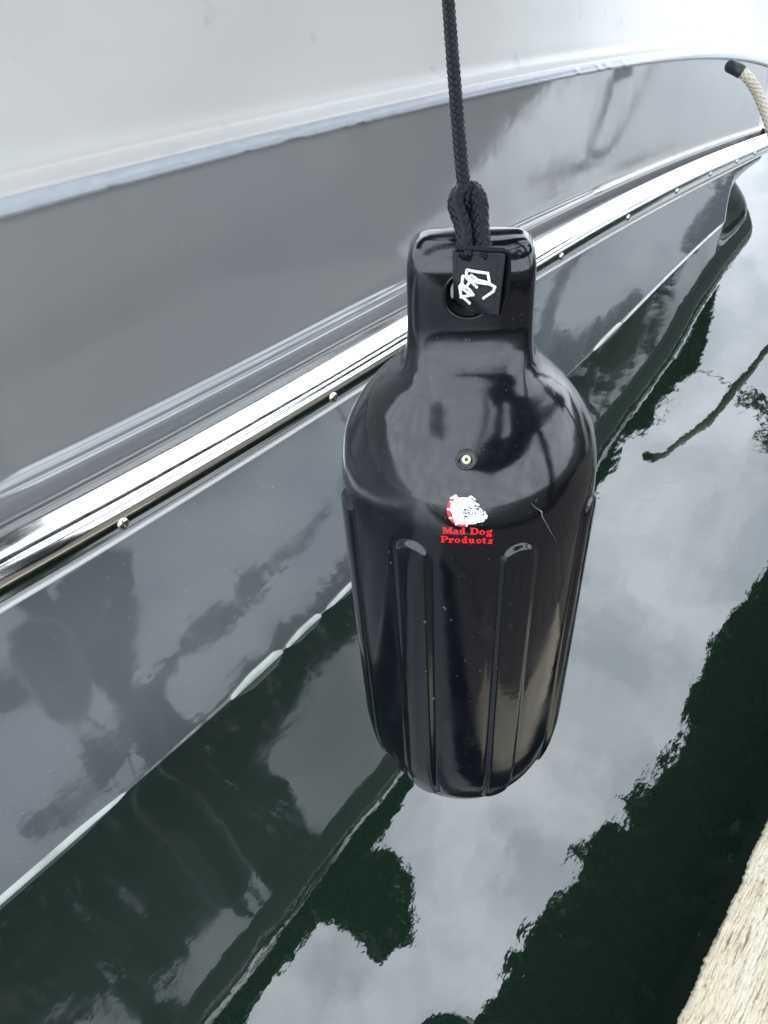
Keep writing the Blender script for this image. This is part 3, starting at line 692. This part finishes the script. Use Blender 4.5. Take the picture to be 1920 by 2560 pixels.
def in_poly(x, y, P_):
    c = False
    for (xa, ya), (xb, yb) in zip(P_, P_[1:]+P_[:1]):
        if (ya > y) != (yb > y) and x < (xb-xa)*(y-ya)/(yb-ya)+xa: c = not c
    return c
def side_mirror(px, py, h):          # where the hull side looks by way of the water
    d = ray(px, py); d /= np.linalg.norm(d); t = ((h0-EYE)@hn)/(d@hn); q = EYE+d*t; o_ = d-2*(d@hn)*hn
    w_ = q+o_*(q[2]/-o_[2]); return (w_+np.array([o_[0], o_[1], -o_[2]])*(h/-o_[2]))[:2]
BOUGHS = [[(249, 1409), (324, 1415), (333, 1479), (347, 1554), (350, 1629), (341, 1739), (359, 1739), (440, 1658), (492, 1583), (556, 1537), (567, 1496), (608, 1456), (694, 1403), (770, 1357), (833, 1299), (845, 1311), (781, 1375), (718, 1410), (648, 1466), (619, 1513), (567, 1575), (521, 1622), (463, 1668), (405, 1735), (450, 1750), (498, 1774), (538, 1768), (503, 1803), (347, 1918), (330, 1907), (312, 1831), (295, 1826), (255, 1872), (231, 1907), (156, 1960), (81, 2016), (0, 2075), (0, 2036), (116, 1962), (156, 1920), (156, 1878), (179, 1860), (249, 1843), (289, 1797), (243, 1774), (185, 1727), (139, 1675), (127, 1583), (139, 1513), (174, 1467)],
          [(1410, 680), (1422, 680), (1452, 755), (1480, 790), (1525, 741), (1574, 702), (1619, 697), (1619, 722), (1574, 771), (1520, 830), (1440, 880), (1380, 880), (1440, 800)],
          [(880, 1180), (960, 1100), (1000, 1120), (930, 1230), (870, 1290)]]
BP = [[side_mirror(x, y, 5.1) for x, y in g] for g in BOUGHS]
for g in BP:
    lo, hi = np.min(g, 0), np.max(g, 0)
    for k in range(int((hi-lo)[0]*(hi-lo)[1]*1500)):
        x, y = rng.uniform(lo[0], hi[0]), rng.uniform(lo[1], hi[1])
        if in_poly(x, y, g): PR.append((np.array([x, y, rng.uniform(5.05, 5.15)]), rng.uniform(.05, .08)))
for k in range(5000):  # unseen leaves added further forward to dim the topside at right
    PR.append((np.array([rng.uniform(12, 24), -1.6-5.5*rng.rand(), 4.2+1.6*rng.rand()]), rng.uniform(.14, .26)))
for k in range(5000):
    PR.append((np.array([rng.uniform(-3, 9), rng.uniform(-.25, .75), 5.0+.15*rng.rand()]), rng.uniform(.06, .10)))
for k in range(46000):  # canopy widened behind the dock to cut light; gaps pattern the hull reflections
    c = np.array([rng.uniform(-4, 12), -2.3-3.9*rng.rand(), 5.02+.16*rng.rand()])
    if any(in_poly(c[0], c[1], g) for g in GP): continue
    PR.append((c, rng.uniform(.06, .10)))
for lst, g_, dens in ((PL, [(778, 2300), (775, 2200), (860, 2150), (925, 2130), (985, 2125), (1030, 2145), (1052, 2190), (1060, 2300), (1055, 2340), (1020, 2370), (985, 2395), (950, 2395), (900, 2350), (850, 2320)], 6000),
                     (PL, [(1040, 1950), (1000, 2060), (935, 2130), (870, 2230), (778, 2320), (700, 2400), (620, 2500), (540, 2640), (480, 2640), (600, 2440), (700, 2330), (800, 2200), (900, 2060), (980, 1950)], 4500),
                     (PR, [(1420, 2110), (1405, 2180), (1350, 2270), (1290, 2340), (1240, 2470), (1190, 2560), (1100, 2760), (1400, 2760), (1500, 2500), (1600, 2200), (1500, 2060)], 4000)):
    g2 = [mirror_pt(x, y, HT)[:2] for x, y in g_]; lo, hi = np.min(g2, 0), np.max(g2, 0)
    for k in range(int((hi-lo)[0]*(hi-lo)[1]*dens)):
        x, y = rng.uniform(lo[0], hi[0]), rng.uniform(lo[1], hi[1])
        if in_poly(x, y, g2): lst.append((np.array([x, y, HT+rng.uniform(-.03, .07)]), rng.uniform(.025, .05)))
for lst, bd, sg in ((PR, RB, -1), (PL, LB, 1)):
    B3 = [mirror_pt(x, y, HT) for x, y in bd]
    for a, b in zip(B3[:-1], B3[1:]):
        w_ = .30 if sg < 0 else .24
        for k in range(int(min(np.linalg.norm(b-a), 1.5)*w_*5200)):
            t = rng.rand(); lst.append((a+(b-a)*t+np.array([0, sg*(.02+w_*rng.rand()), rng.uniform(-.02, .05)]), rng.uniform(.022, .045)))
# the long twig that crosses the sky gap
tw = [mirror_pt(x, y, HT) for x, y in ((1650, 940), (1700, 928), (1770, 950), (1830, 990), (1870, 1020), (1905, 1060), (1940, 1130), (1980, 1210))]
for (x, y), n_ in (((1845, 1010), 40), ((1870, 1022), 60), ((1900, 1050), 30), ((1915, 1100), 40), ((1800, 970), 6), ((1935, 1140), 40)):
    c = mirror_pt(x, y, HT)
    for k in range(n_): PR.append((c+rng.randn(3)*.11, rng.uniform(.05, .09)))
def split(pts, lo, hi): return [p for p in pts if lo <= p[0][0] < hi]
def limb_to(tp, pts, n, seed):
    r_ = np.random.RandomState(seed); o_ = []
    for k in range(n):
        e = min((pts[i][0] for i in r_.randint(len(pts), size=6)), key=lambda p: abs(p[1]-tp[1])); tp_ = np.array(tp); o_.append([tp_-(0, 0, .6*r_.rand()), (tp_+e)/2+(0, 0, .3), e+(0, 0, .3)])
    return o_
big = 1e9
for nm, lab, pts, lo, hi, base, top, sd_ in (
    ('leafy_tree', 'green leafy tree beyond the boat, its edge mirrored beside the bow', PL, 5, big, (9, 8.0, .5), (9.5, 6.0, 5.4), 1),
    ('leafy_tree', 'green leafy tree beyond the boat, its round bough mirrored under the fender', PL, -big, 5, (1.5, 6.5, .5), (1.6, 4.2, 5.4), 2),
    ('leafy_tree', 'leafy tree behind the dock whose mirrored crown darkens the water at lower right, crown widened out of view to cut light', PR, -big, 3.5, (1.2, -3.8, .5), (1.4, -1.2, 5.3), 3),
    ('leafy_tree', 'leafy tree behind the dock whose long twig is mirrored at the right edge, crown widened out of view to cut light', PR, 3.5, big, (7.0, -3.9, .5), (6.6, -1.0, 5.3), 4)):
    pp = split(pts, lo, hi); lm = limb_to(top, [p for p in pp if sd_ < 3 or p[0][1] < -2.3], 9, sd_)
    if sd_ == 4: lm.append([np.array(top), (np.array(top)+tw[-1])/2+(0, 0, .2)]+tw[::-1])
    tree(nm, lab, base, top, pp, lm, sd_)
